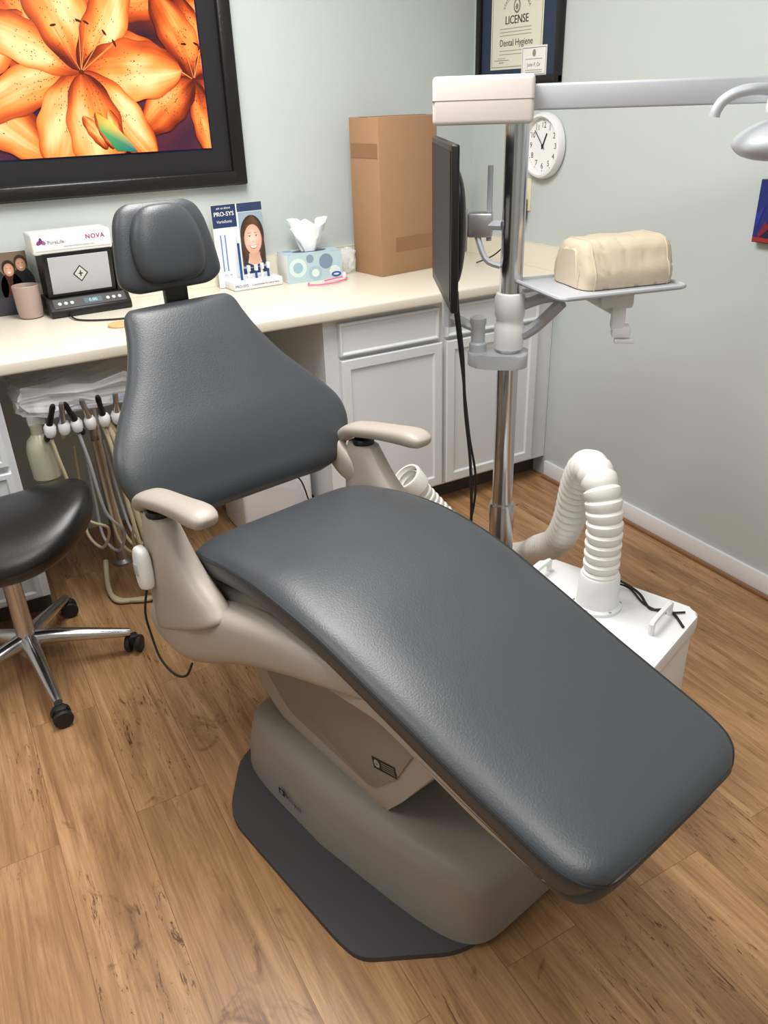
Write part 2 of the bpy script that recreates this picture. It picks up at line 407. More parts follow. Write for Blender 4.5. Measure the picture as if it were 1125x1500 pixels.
for dx in(0,.0009,.0018): A.text("LICENSE",-.01+dx,-.062,.038,ink,.0003+dx*.1)
for dx in(0,.0007): A.text("Dental Hygiene",-.01+dx,-.135,.032,ink,.0003+dx*.1)
for z in(-.088,-.099,-.110,-.160,-.172): A.rect(-.11,z-.0012,.08,z+.0012,rgb(150,148,134),.0003)
A.rect(-.14,-.192,-.05,-.1905,ink,.0003);A.text("~~~~~",-.095,-.184,.016,ink,.0003);A.text("President",-.095,-.199,.008,ink,.0003)
A.rect(.03,-.250,.175,-.152,rgb(236,234,228),.001)
for (x0,z0,x1,z1) in[(.035,-.245,.17,-.243),(.035,-.159,.17,-.157),(.035,-.245,.037,-.157),(.168,-.245,.17,-.157)]: A.rect(x0,z0,x1,z1,rgb(90,90,94),.0012)
A.text("John P. Dr",.103,-.213,.018,ink,.0012)
A.ell(.103,-.175,.010,.012,rgb(140,140,130),.0012)
for z in(-.194,-.230,-.237): A.rect(.055,z-.001,.15,z+.001,rgb(130,128,120),.0012)
A.build("print",M_print,lic,MR(-.0105,0,0))
# ---------------------------------------------------------------- wall clock
ck=thing("wall_clock","round white wall clock with black numerals","clock",(2.15,2.57,1.318))
RotX=Matrix.Rotation(math.radians(-90),4,'Y')
lathe("case",[(.105,0),(.113,.006),(.114,.022),(.108,.034),(.100,.036),(.095,.030),(.094,.016),(.001,.016)],M_white,ck,M=RotX,segs=64)
A=Art();A.ell(0,0,.0935,.0935,rgb(236,237,236),0,n=64)
for h in range(1,13):
    a=math.radians(90-30*h);A.text(str(h),.070*math.cos(a),.070*math.sin(a),.028,rgb(25,25,28),.0004)
for k in range(60):
    a=math.radians(6*k);r0=.086 if k%5 else .083
    A.line((r0*math.cos(a),r0*math.sin(a)),(.09*math.cos(a),.09*math.sin(a)),.0012 if k%5 else .0024,rgb(30,30,32),.0003)
A.build("dial",M_print,ck,MR(-.0165,0,0))
A=Art();bk=rgb(18,18,20)
a=math.radians(90-26);A.line((-.012*math.cos(a),-.012*math.sin(a)),(.048*math.cos(a),.048*math.sin(a)),.006,bk,.001)
a=math.radians(90+42);A.line((-.015*math.cos(a),-.015*math.sin(a)),(.07*math.cos(a),.07*math.sin(a)),.004,bk,.002)
A.ell(0,0,.006,.006,bk,.003)
A.build("hands",M_print,ck,MR(-.018,0,0))
ou=thing("wall_outlet","almond wall outlet with black power adapter plugged in","outlet",(2.15,2.68,1.13))
box("cover_plate",(-.003,0,.01),(.006,.075,.12),M_outlet,ou,.002)
box("socket",(-.0075,0,.035),(.004,.034,.03),M_outlet,ou,.002)
box("power_adapter",(-.03,.0,-.045),(.045,.055,.085),M_blackp,ou,.008,3)
tube("cord",[(-.03,0,-.08),(-.03,.0,-.12),(-.05,.02,-.16),(-.1,.06,-.22),(-.16,.1,-.25)],.003,M_blackp,ou)
pt=thing("abstract_painting","small unframed abstract painting in blue and red on wall","painting",(2.151,1.44,1.175))
box("canvas",(-.012,0,0),(.024,.32,.17),M_black,pt,.002)
A=Art();A.rect(-.158,-.083,.158,.083,rgb(24,34,110),0)
for k in range(30):
    x=random.uniform(-.155,.15);y=random.uniform(-.07,.07)
    c=random.choice([rgb(150,24,30),rgb(30,50,150),rgb(20,20,50),rgb(30,40,120),rgb(120,20,40)])
    p=[(min(max(x+random.uniform(-.03,.03),-.157),.157),min(max(y+random.uniform(-.04,.04),-.082),.082)) for _ in range(4)]
    cx=sum(q[0] for q in p)/4;cy=sum(q[1] for q in p)/4;p.sort(key=lambda q:math.atan2(q[1]-cy,q[0]-cx));A.poly(p,c,.0002+.00005*k)
A.rect(-.157,-.082,-.10,-.070,rgb(150,40,30),.002)
A.build("paint",M_print,pt,MR(-.0245,0,0))
# ---------------------------------------------------------------- dental chair
ch=thing("dental_chair","reclined charcoal grey vinyl dental chair with taupe frame and pedestal","dental chair",(.587,1.645,0),math.atan2(.19,.982))
pl=rounded([(-.333,-.64),(-.333,-.22),(-.20,-.06),(.20,-.06),(.333,-.22),(.333,-.64),(.325,-.70),(.16,-.825),(-.16,-.825),(-.325,-.70)],[.02,.06,.06,.06,.06,.02,.05,.05,.05,.05],5)
prism("floor_plate",pl,0,.014,M_plate,ch,bev=.004)
def ringloft(name,secs,m,parent,n=72,sub=4,p=5.0,taper=.2):
    S=catmull([Vector((s[0],s[1],s[2])) for s in secs],sub);W=catmull([Vector((s[3],s[4],s[5])) for s in secs],sub)
    bm=bmesh.new();rings=[]
    for k in range(len(S)):
        ring=[]
        for j in range(n):
            a=2*math.pi*j/n;c,s_=math.cos(a),math.sin(a)
            x=W[k].x*math.copysign(abs(c)**(2/p),c)
            hy=W[k].z if s_>0 else W[k].y
            y=hy*math.copysign(abs(s_)**(2/p),s_)
            if y<0: x*=1-taper*(abs(y)/W[k].y)
            ring.append(bm.verts.new((S[k].x+x,S[k].y+y,S[k].z)))
        rings.append(ring)
    for k in range(len(rings)-1):
        for j in range(n): bm.faces.new((rings[k][j],rings[k][(j+1)%n],rings[k+1][(j+1)%n],rings[k+1][j]))
    bm.faces.new(rings[0]);bm.faces.new(rings[-1])
    return bm_fin(name,bm,m,parent,angle=60)
pd=ringloft("pedestal",[(0,-.43,.014,.222,.415,.37),(0,-.43,.07,.217,.413,.366),(0,-.43,.13,.208,.409,.358),(0,-.43,.158,.200,.402,.348),(0,-.43,.176,.186,.388,.33),(0,-.43,.185,.165,.365,.305),(0,-.43,.188,.14,.33,.28),(0,-.43,.190,.06,.2,.2)],M_taupe_shade,ch,p=6.0,taper=.22)
A=Art();A.rect(-.026,-.009,-.002,.009,rgb(34,34,38),0);A.ell(-.014,0,.006,.006,rgb(150,140,126),.0003);A.text("Royal",.004,0,.024,rgb(64,60,56),0,align='LEFT',sp=1.15)
A.build("lettering",M_print,pd,Matrix(((0,0,-1,-.2235),(-1,0,0,-.30),(0,1,0,.062),(0,0,0,1))))
lift=prism("lift_housing",rounded([(-.10,.245),(-.20,.19),(-.575,.18),(-.63,.25),(-.80,.50),(-.60,.56),(-.20,.50),(-.08,.40)],.016,3),-.148,.148,M_taupe,ch,bev=.008,axis='x',seg=3)
prism("lift_side_panel",rounded([(-.15,.30),(-.24,.235),(-.54,.222),(-.62,.31),(-.68,.42),(-.50,.47),(-.2,.42)],.015,3),-.152,-.14,M_taupe_shade,lift,bev=.003,axis='x')
A=Art();A.rect(-.038,-.014,.038,.014,rgb(28,28,30),0);A.ell(-.024,0,.009,.009,rgb(170,170,165),.0003);A.text("UL",-.024,0,.009,rgb(20,20,20),.0006)
for k in range(4): A.rect(-.008,.007-.005*k,.033,.0085-.005*k,rgb(150,150,148),.0003)
A.build("rating_label",M_print,lift,Matrix(((0,0,-1,-.1528),(-1,0,0,-.585),(0,1,0,.315),(0,0,0,1)))@Matrix.Rotation(math.radians(16),4,'Z'))
sf=[(.12,.45),(.10,.50),(-.02,.55),(-.17,.575),(-.37,.605),(-.55,.60),(-.70,.568),(-.87,.522),(-.99,.49),(-1.035,.480),(-1.04,.466),(-.89,.483),(-.66,.528),(-.45,.50),(-.28,.45),(-.02,.39),(.08,.39)]
fr=prism("seat_frame",rounded(sf,.03,3),-.222,.222,M_taupe,ch,bev=.008,axis='x',seg=3)
def soft(co):
    k=mnoise.noise(Vector((co.x*7,co.y*6,co.z*7)))*.0026+mnoise.noise(Vector((co.x*18,co.y*10,3)))*.0012
    return Vector((co.x,co.y,co.z+k))
top=[(.02,.612,.17,.03),(.032,.626,.21,.06),(.055,.640,.234,.078),(.11,.656,.249,.084),(.22,.676,.253,.084),(.36,.686,.253,.082),(.5,.673,.250,.08),(.65,.638,.244,.078),(.8,.598,.238,.080),(.92,.566,.232,.084),(.99,.549,.229,.088),(1.035,.538,.226,.088),(1.062,.531,.220,.087),(1.081,.525,.208,.084),(1.092,.520,.190,.076),(1.096,.517,.172,.064)]
seat,R=pad("seat_cushion",[(-a,z-.042,w,t) for a,z,w,t in top],M_leather,ch,p=5.0,q=3.4,n=48,fn=soft)
K=len(R);jr=2;jl=22
seam=[R[k][jr] for k in range(6,K)]+[R[K-1][j] for j in range(jr+1,jl)]+[R[k][jl] for k in range(K-1,5,-1)]
bm=bmesh.new();add_tube(bm,seam,.0042,6);bm_fin("piping",bm,M_leather2,seat)
pad("foot_end_cover",[(-.90,.487,.20,.03),(-.96,.474,.212,.04),(-1.02,.462,.214,.050),(-1.06,.456,.210,.052),(-1.082,.455,.198,.05),(-1.093,.456,.180,.042),(-1.097,.457,.155,.03)],M_leather,ch,p=4.5,q=3.2)
def wing(co):
    k=mnoise.noise(Vector((co.x*7,co.z*7,1)))*.003
    return Vector((co.x,co.y-.28*co.x*co.x*max(0,min(1,(1.0-co.z)/.2))+k,co.z))
bk_=[(.045,.652,.20,.03),(.05,.665,.243,.06),(.06,.69,.276,.08),(.078,.725,.302,.088),(.102,.775,.316,.09),(.132,.825,.308,.088),(.17,.88,.266,.082),(.208,.938,.214,.076),(.247,.998,.177,.07),(.276,1.042,.158,.062),(.293,1.068,.150,.052),(.300,1.08,.140,.034),(.302,1.084,.126,.02)]
back,Rb=pad("backrest",bk_,M_leather,ch,p=3.4,q=2.6,off=-.035,flip=-1,fn=wing)
for j in (38,22):
    bm=bmesh.new();add_tube(bm,[Rb[k][j] for k in range(3,len(Rb)-3)],.0022,6);bm_fin("piping",bm,M_leather2,back)
prism("backrest_shell",rounded([(.14,.72),(.17,.72),(.22,.82),(.335,1.01),(.315,1.02),(.16,.80)],.012,3),-.10,.10,M_shell,ch,bev=.010,axis='x')
for sg in(-1,1):
    pad("backrest_bracket",[(-.005,.63,.012,.05),(.02,.64,.016,.075),(.06,.66,.018,.08),(.10,.70,.018,.07),(.13,.74,.016,.05),(.14,.76,.01,.03)],M_taupe,ch,x0=sg*.262,p=3,q=2.6,flip=-1,n=24)
box("headrest_post",(0,.345,1.09),(.06,.02,.16),M_blackp,ch,.004)
hd,_=pad("headrest",[(.325,1.105,.08,.02),(.326,1.11,.11,.035),(.329,1.13,.133,.045),(.336,1.17,.132,.05),(.345,1.22,.124,.05),(.353,1.26,.115,.048),(.359,1.287,.100,.04),(.361,1.300,.074,.02)],M_leather,ch,p=3.4,q=3,off=-.025,flip=-1,n=32)
hp,Rh=pad("headrest_cushion",[(.325,1.120,.035,.02),(.3265,1.126,.062,.040),(.331,1.146,.084,.058),(.34,1.19,.092,.066),(.348,1.232,.087,.064),(.354,1.266,.072,.054),(.358,1.285,.052,.04),(.36,1.292,.03,.02)],M_leather,hd,x0=-.004,p=2.5,q=2.3,off=.002,flip=-1,n=32)
for j in (29,19):
    bm=bmesh.new();add_tube(bm,[Rh[k][j] for k in range(4,len(Rh)-4)],.0016,6);bm_fin("stitching",bm,M_leather2,hp)
for sg in(-1,1):
    x=sg*.285
    bm=bmesh.new();rings=[]
    secs=[(.715,.035,-.055,.026),(.69,.045,-.07,.031),(.64,.05,-.105,.035),(.58,.055,-.155,.040),(.52,.058,-.215,.044),(.487,.058,-.25,.046),(.475,.05,-.24,.04)]
    S=catmull([Vector((a,b,c)) for a,b,c,d in secs],4);D=catmull([Vector((d,0,0)) for a,b,c,d in secs],4)
    for k,(s,d) in enumerate(zip(S,D)):
        cy=(s.y+s.z)/2;hy=(s.y-s.z)/2;ring=[]
        for j in range(32):
            a=2*math.pi*j/32;c,q=math.cos(a),math.sin(a)
            yy=hy*math.copysign(abs(q)**.6,q)
            tilt=-.5*yy*min(1,(.722-s.x)/.2)
            ring.append(bm.verts.new((x+d.x*math.copysign(abs(c)**.7,c),cy+yy,s.x+tilt)))
        rings.append(ring)
    for k in range(len(rings)-1):
        for j in range(32): bm.faces.new((rings[k][j],rings[k][(j+1)%32],rings[k+1][(j+1)%32],rings[k+1][j]))
    bm.faces.new(rings[0]);bm.faces.new(rings[-1])
    arm=bm_fin("arm_support",bm,M_taupe,ch,angle=60)
    lathe("pivot",[(.026,0),(.028,.004),(.028,.010),(.024,.016)],M_blackp,arm,M=Matrix.Translation((x,-.01,.712)))
    pad("arm_pad",[(.072,.700,.014,.02),(.070,.708,.023,.028),(.056,.724,.029,.034),(.025,.742,.033,.036),(-.02,.754,.034,.036),(-.08,.766,.032,.036),(-.14,.776,.032,.038),(-.185,.783,.034,.040),(-.215,.785,.033,.038),(-.235,.783,.026,.028),(-.241,.781,.014,.014)],M_taupe,arm,x0=x,p=2.8,q=2.8,flip=1,n=24)
    def fb(co,sg=sg):
        t=max(0,min(1,(-co.y-.12)/.5));return Vector((co.x-sg*.062*t,co.y,co.z))
    pad("arm_bracket",[(.075,.415,.025,.05),(.065,.42,.045,.09),(.02,.425,.052,.115),(-.06,.44,.054,.14),(-.16,.478,.052,.14),(-.28,.522,.046,.12),(-.40,.548,.036,.10),(-.52,.560,.026,.07),(-.62,.565,.014,.04),(-.66,.565,.006,.02)],M_taupe,arm,x0=sg*.272,p=3.2,q=2.8,flip=1,n=28,fn=fb)
hs,_=pad("hand_control",[(.0,.545,.010,.03),(.002,.552,.014,.045),(0,.575,.016,.052),(0,.62,.016,.05),(0,.642,.013,.04),(0,.65,.008,.02)],M_white,ch,x0=-.338,p=2.5,q=3,n=24)
box("button",(-.355,0,.60),(.004,.016,.03),M_silverpaint,hs,.0015)
tube("hand_control_cord",[(-.338,.0,.55),(-.350,.01,.48),(-.350,.0,.42),(-.35,-.03,.37),(-.34,-.07,.345),(-.33,-.11,.36),(-.32,-.13,.40)],.0028,M_rubber,ch)
# ---------------------------------------------------------------- equipment pole
px,py=1.33,1.70
po=thing("equipment_pole","chrome floor post with white collar, beige cap and silver arm","equipment post",(px,py,0),math.atan2(-.616,.788))
lathe("post",[(.0295,0),(.0295,1.44)],M_chrome,po,segs=48)
lathe("floor_sleeve",[(.06,0),(.06,.008),(.042,.014),(.041,.05),(.038,.30),(.038,.405),(.036,.413),(.0295,.413)],M_chrome,po,segs=40)
lathe("collar",[(.0295,.882),(.038,.884),(.040,.90),(.040,.945),(.036,.952),(.036,.965),(.040,.972),(.041,1.02),(.037,1.031),(.0295,1.033)],M_white,po,segs=40)
prism("clamp_ring",rounded([(-.11,-.03),(-.05,-.055),(.05,-.05),(.055,.05),(-.05,.055),(-.11,.03)],.03,5),.836,.874,M_silverpaint,po,bev=.005)
lathe("bracket_stud",[(.024,.874),(.024,.895),(.019,.90),(.019,.945),(.022,.95),(.022,.965),(.012,.97)],M_silverpaint,po,M=Matrix.Translation((-.083,0,0)))
tubes("monitor_arm",[([(-.083,0,.935),(-.12,.02,.945),(-.165,.05,.96)],.014),([(-.165,.05,.93),(-.165,.05,1.02)],.02),([(-.165,.05,1.0),(-.15,.04,1.10),(-.12,.03,1.19)],.011),([(-.0295,0,1.2),(-.06,.01,1.2),(-.105,.03,1.2)],.012),([(-.062,.02,1.16),(-.062,.02,1.34)],.007),([(-.03,0,1.10),(-.07,.0,1.12),(-.1,.02,1.2)],.008)],M_silverpaint,po,sub=4)
box("monitor_bracket",(-.085,.022,1.2),(.065,.045,.06),M_alu,po,.006)
capb=box("arm_cap",(-.082,0,1.4855),(.236,.130,.103),M_cream,po,.010,4)
box("cap_seam",(-.082,0,1.486),(.2365,.1305,.0022),M_seamline,capb)
bm=bmesh.new();add_box(bm,(.34,0,1.488),(.62,.045,.056),.005,3);bm_fin("light_arm",bm,M_silverpaint,po)
lh=ringloft("lamp_head",[(.645,-.08,1.345,.09,.05,.05),(.645,-.08,1.352,.135,.09,.09),(.645,-.08,1.375,.158,.11,.11),(.65,-.08,1.40,.150,.105,.105),(.66,-.08,1.425,.115,.08,.08),(.67,-.08,1.435,.08,.06,.06)],M_silverpaint,po,p=3.6,taper=0)
ringloft("lamp_housing",[(.645,-.07,1.43,.08,.06,.06),(.645,-.07,1.445,.095,.065,.065),(.645,-.07,1.485,.092,.062,.062),(.645,-.07,1.51,.075,.05,.05),(.645,-.07,1.518,.04,.03,.03)],M_white,lh,p=4,taper=0)
tube("lamp_handle",[(.425,-.12,1.438),(.428,-.12,1.452),(.44,-.12,1.470),(.465,-.12,1.484),(.50,-.12,1.490),(.54,-.11,1.486),(.58,-.10,1.465),(.62,-.09,1.44)],.012,M_silverpaint,lh)
tubes("tray_arm",[([(.035,0,.92),(.07,-.03,.95),(.13,-.06,1.02)],.016),([(.035,0,1.0),(.10,-.04,1.03),(.22,-.06,1.045)],.014)],M_silverpaint,po,sub=4)
trM=Matrix.Translation((.238,-.02,0))@Matrix.Rotation(math.radians(26),4,'Z')
TP=rounded([(-.20,-.135),(.145,-.135),(.145,.115),(-.20,.115)],.02,4)
def tr(pts): return [(trM@Vector((p[0],p[1],0))).to_2d() for p in pts]
tray=prism("instrument_tray",tr(TP),1.058,1.064,M_silverpaint,po,bev=.002)
bm=bmesh.new();P=tr(TP);P.append(P[0])
add_tube(bm,[Vector((p[0],p[1],1.0645)) for p in P],.0055,8);bm_fin("tray_rim",bm,M_silverpaint,tray)
boxes("tray_bracket",[((.265,-.06,1.035),(.08,.05,.05),.008,2),((.272,-.065,.99),(.034,.035,.07),.005,2),((.282,-.065,.95),(.046,.035,.03),.005,2),((.292,-.07,.925),(.05,.02,.012),.004,2),((.22,-.05,1.02),(.09,.02,.02),.004,2,Matrix.Rotation(.5,3,'Y'))],M_white,tray)
M4=Matrix.Translation((px,py,0))@Matrix.Rotation(math.atan2(-.616,.788),4,'Z')@trM
pw=thing("cushion","tan cloth covered block cushion resting on the instrument tray","cushion",(0,0,0))
bm=bmesh.new()
prof=[(-.090,1.066),(.090,1.066),(.096,1.10),(.066,1.160),(.045,1.176),(-.045,1.176),(-.066,1.160),(-.096,1.10)]
pr=[];pr0=rounded(prof,.018,6)
for i,p in enumerate(pr0):
    nx_=pr0[(i+1)%len(pr0)];pr.append(p)
    L_=(nx_-p).length
    for s in range(1,int(L_/.012)): pr.append(p.lerp(nx_,s/int(L_/.012)))
rings=[];NX=56;XS=[];KS=[]
for i in range(NX+1):
    u=-1+2*i/NX;u=math.copysign(1-(1-abs(u))**1.4,u);XS.append(u*.128);KS.append(max(.6,(1-abs(u)**14)**.27)*(1.01-.014*u*u))
def cush(xx,k,p,ex=1.0):
    zz_=1.118+(p[1]-1.118)*k*ex;yy_=p[0]*k*ex
    if p[1]<1.075: zz_=1.0665
    w_=mnoise.noise(Vector((xx*14,p[0]*18,p[1]*18)))*.0034
    cr=mnoise.noise(Vector((xx*26+p[1]*30,p[0]*12,p[1]*14)))
    w_+=-.0028*max(0,1-abs(cr)*7)      # cloth creases
    return M4@Vector((xx+.016+w_*.6,yy_*(1+w_*7),zz_+(w_ if zz_>1.08 else 0)))
for xx,k in zip(XS,KS): rings.append([bm.verts.new(cush(xx,k,p)) for p in pr])
for k in range(len(rings)-1):
    for j in range(len(pr)): bm.faces.new((rings[k][j],rings[k][(j+1)%len(pr)],rings[k+1][(j+1)%len(pr)],rings[k+1][j]))
bm.faces.new(rings[0]);bm.faces.new(rings[-1])
cbd=bm_fin("cushion_body",bm,M_pillow,pw,angle=75)
for idx in (9,NX-9):
    bm=bmesh.new();add_tube(bm,[cush(XS[idx],KS[idx],p,1.008) for p in pr if p[1]>1.072],.0018,6);bm_fin("seam",bm,M_pillow,cbd)
# ---------------------------------------------------------------- monitor
mo=thing("monitor","black flat screen monitor seen from its edge, mounted on the post","monitor",(1.148,1.742,1.225),math.atan2(.899,.438)+math.radians(-1))
box("casing",(0,0,0),(.43,.018,.36),M_blackp,mo,.005,3)
box("screen",(0,.0095,.006),(.40,.002,.32),M_screen,mo)
pad("back_cover",[(-.012,-.13,.11,.02),(-.015,-.12,.14,.03),(-.018,-.07,.16,.042),(-.019,0,.165,.046),(-.018,.07,.16,.042),(-.015,.11,.14,.03),(-.012,.12,.11,.02)],M_blackp,mo,p=3,q=2.2)
box("mounting_plate",(0,-.046,-.02),(.10,.010,.10),M_alu,mo,.003)
for pts,r in (([(1.20,1.76,1.04),(1.215,1.775,.98),(1.232,1.775,.86),(1.240,1.770,.70),(1.255,1.76,.53),(1.262,1.76,.33),(1.255,1.77,.12),(1.24,1.80,.006)],.0045),([(1.20,1.78,1.04),(1.22,1.79,.95),(1.24,1.785,.80),(1.262,1.78,.62),(1.280,1.765,.45),(1.255,1.78,.25),(1.22,1.80,.08),(1.19,1.85,.006)],.0035)):
    cb=thing("power_cable","black cable hanging from the monitor down to the floor","cable",(0,0,0),group="cables hanging from the monitor")
    tube("cord",pts,r,M_rubber,cb)
# ---------------------------------------------------------------- suction cart
ctx=thing("suction_unit","white rolling suction unit with handles and ribbed white hose","suction unit",(1.17,1.15,0),math.atan2(.344,.939))
P1=Vector((1.395-1.17,1.008-1.15));lx=P1.x*.939+P1.y*.344;ly=-P1.x*.344+P1.y*.939
x1,x0_=lx,lx-.31;y0,y1=ly,ly+.42
bodyc=((x0_+x1)/2,(y0+y1)/2)
box("cabinet",(bodyc[0],bodyc[1],.215),(.29,.40,.30),M_white,ctx,.012,3)
lid=prism("lid",rounded([(x0_,y0),(x1,y0),(x1,y1),(x0_,y1)],.03,5),.355,.40,M_white,ctx,bev=.010,seg=3)
for yy in(y0+.055,y1-.045):
    hx=bodyc[0]+.045
    tubes("handle",[([(hx-.05,yy,.398),(hx-.05,yy,.422),(hx-.042,yy,.432),(hx+.042,yy,.432),(hx+.05,yy,.422),(hx+.05,yy,.398)],.007)],M_white,lid,sub=4)
for dx in(-.11,.11):
    for dy in(-.16,.16):
        bm=bmesh.new();add_lathe(bm,[(.02,-.012),(.026,-.008),(.026,.008),(.02,.012)],Matrix.Translation((bodyc[0]+dx,bodyc[1]+dy,.027))@Matrix.Rotation(math.pi/2,4,'Y'),20)
        add_box(bm,(bodyc[0]+dx,bodyc[1]+dy,.055),(.03,.03,.03));bm_fin("caster",bm,M_rubber,ctx)
F=Vector((1.207-1.17,1.16-1.15));fx=F.x*.939+F.y*.344;fy=-F.x*.344+F.y*.939
lathe("hose_port",[(.058,.398),(.058,.408),(.050,.412),(.048,.45),(.047,.485),(.044,.49)],M_white,lid,M=Matrix.Translation((fx,fy,0)),segs=36)
for k in range(6):
    a=k*math.pi/3;lathe("screw",[(.004,.408),(.004,.4105),(.002,.411)],M_alu,lid,M=Matrix.Translation((fx+.053*math.cos(a),fy+.053*math.sin(a),0)),segs=10)
box("power_switch",(fx+.058,fy+.03,.445),(.03,.04,.045),M_blackp,lid,.006)
tubes("power_cord",[([(fx+.06,fy+.04,.44),(fx+.085,fy-.01,.43),(fx+.10,fy-.06,.405),(fx+.055,fy-.11,.404),(fx+.075,fy-.15,.404),(fx+.03,fy-.20,.404)],.0032),([(fx+.06,fy+.03,.43),(fx+.10,fy-.03,.41),(fx+.065,fy-.09,.404),(fx+.06,fy-.14,.404),(fx+.09,fy-.18,.404)],.0025)],M_rubber,lid)
HP=catmull([(1.207,1.16,.45),(1.207,1.16,.55),(1.207,1.165,.635),(1.212,1.195,.706),(1.235,1.26,.718),(1.265,1.32,.645),(1.30,1.38,.50),(1.345,1.47,.38),(1.40,1.60,.28),(1.47,1.74,.17),(1.50,1.88,.09),(1.475,2.02,.085),(1.42,2.09,.13),(1.35,2.13,.22),(1.265,2.14,.335)],24)
iv=(Matrix.Translation((1.17,1.15,0))@Matrix.Rotation(math.atan2(.344,.939),4,'Z')).inverted()
HP=[iv@p for p in HP]
bm=bmesh.new();dist=[0]
for i in range(1,len(HP)): dist.append(dist[-1]+(HP[i]-HP[i-1]).length)
tot=dist[-1];PIT=.025;NN=int(tot/PIT)*10
def at(d):
    i=min(max(bisect.bisect(dist,d),1),len(HP)-1);t=(d-dist[i-1])/max(dist[i]-dist[i-1],1e-9);return HP[i-1].lerp(HP[i],t)
RS=[at(tot*i/NN) for i in range(NN+1)]
prf=[.0365,.0380,.0395,.0405,.0412,.0418,.0422,.0424,.0424,.0400]
add_tube(bm,RS,0,30,closed=True,rf=lambda i:prf[i%10])
hose=bm_fin("hose",bm,M_hose,ctx,angle=25)
tE=(RS[-1]-RS[-5]).normalized();q=tE.to_track_quat('Z','Y').to_matrix().to_4x4()
bm=bmesh.new();Mx=Matrix.Translation(RS[-1])@q
rr=[(.040,-.055),(.052,-.048),(.055,.008),(.052,.014),(.045,.014),(.042,-.05),(.034,-.08),(.008,-.085)]
rings=[[bm.verts.new(Mx@Vector((r*math.cos(2*math.pi*i/32),r*math.sin(2*math.pi*i/32),z))) for i in range(32)] for r,z in rr]
for k in range(len(rr)-1):
    for i in range(32): bm.faces.new((rings[k][i],rings[k][(i+1)%32],rings[k+1][(i+1)%32],rings[k+1][i]))
bm_fin("hose_end_ring",bm,M_hose,hose)
# ---------------------------------------------------------------- stool
st=thing("saddle_stool","black vinyl saddle stool with chrome five-star base on casters","stool",(-.008,2.205,0))
bm=bmesh.new();nr,ns=14,48
def stp(r,a,topside):
    x=.262*r*math.cos(a);y=.215*r*math.sin(a);dome=(1-r**4)
    sad=.06*(x/.25)**2-.035*(y/.22)**2
    if topside: z=.475+.060*dome**.5+sad
    else: z=.475-.085*dome**.5+sad*.6
    return (x,y,z)
top_=[];bot_=[]
for k in range(nr+1):
    r=math.sin(math.pi/2*k/nr)
    top_.append([bm.verts.new(stp(r,2*math.pi*j/ns,True)) for j in range(ns)] if k>0 else [bm.verts.new(stp(0,0,True))])
for k in range(nr):
    r=math.sin(math.pi/2*k/nr)
    bot_.append([bm.verts.new(stp(r,2*math.pi*j/ns,False)) for j in range(ns)] if k>0 else [bm.verts.new(stp(0,0,False))])
bot_.append(top_[-1])
for G in(top_,bot_):
    for j in range(ns):
        bm.faces.new((G[0][0],G[1][j],G[1][(j+1)%ns]))
        for k in range(1,nr): bm.faces.new((G[k][j],G[k+1][j],G[k+1][(j+1)%ns],G[k][(j+1)%ns]))
bm_fin("seat",bm,M_black,st,angle=80)
box("seat_plate",(0,0,.388),(.14,.15,.03),M_blackp,st,.008)
lathe("gas_lift",[(.014,.30),(.014,.385)],M_blackp,st)
lathe("column",[(.03,.07),(.032,.10),(.026,.115),(.025,.33),(.028,.335),(.028,.35),(.016,.355)],M_chrome,st)
for k in range(5):
    a=math.radians(-84+72*k);d=Vector((math.cos(a),math.sin(a)))
    rl=.285 if k!=3 else .27
    P=[(d.x*t*rl/.285,d.y*t*rl/.285,z) for t,z in((.02,.115),(.08,.11),(.16,.095),(.24,.078),(.285,.07))]
    bm=bmesh.new();add_tube(bm,catmull(P,5),[.026-.0007*i for i in range(21)],14);leg=bm_fin("leg",bm,M_chrome,st)
    bm=bmesh.new();c=Vector((d.x*(rl+.005),d.y*(rl+.005),.027));ca=a+random.uniform(-1,1);side=Vector((math.cos(ca),math.sin(ca),0))
    for sg in(-1,1):
        qd=side.to_track_quat('Z','Y').to_matrix().to_4x4()
        add_lathe(bm,[(.014,-.009),(.024,-.008),(.027,-.004),(.027,.004),(.024,.008),(.014,.009)],Matrix.Translation(c+side*.016*sg)@qd,24)
    add_box(bm,(c.x,c.y,.045),(.03,.03,.03),.006,2)
    bm_fin("caster",bm,M_rubber,st)
# ---------------------------------------------------------------- delivery unit under counter
du=thing("delivery_unit","plastic wrapped dental delivery unit with handpieces and cream hoses","delivery unit",(.34,2.59,0))
box("housing",(-.01,-.02,.70),(.30,.20,.055),M_cab,du,.02,3)
box("front_panel",(-.01,-.122,.70),(.24,.006,.035),M_silverpaint,du,.002)
box("blue_badge",(.08,-.127,.70),(.045,.004,.018),M_blue,du,.001)
lathe("column",[(.035,0),(.035,.01),(.020,.02),(.020,.67)],M_alu,du,M=Matrix.Translation((.03,.12,0)))
bm=bmesh.new();add_box(bm,(-.01,-.02,.728),(.39,.26,.085),.02,3)
bmesh.ops.subdivide_edges(bm,edges=bm.edges,cuts=4,use_grid_fill=True)
for v in bm.verts:
    k=mnoise.noise_vector(v.co*18)*.026+mnoise.noise_vector(v.co*55)*.012
    v.co+=k
    if v.co.z>.82: v.co.z=.82+(v.co.z-.82)*.2
bm_fin("plastic_wrap",bm,M_clear,du,smooth=False)
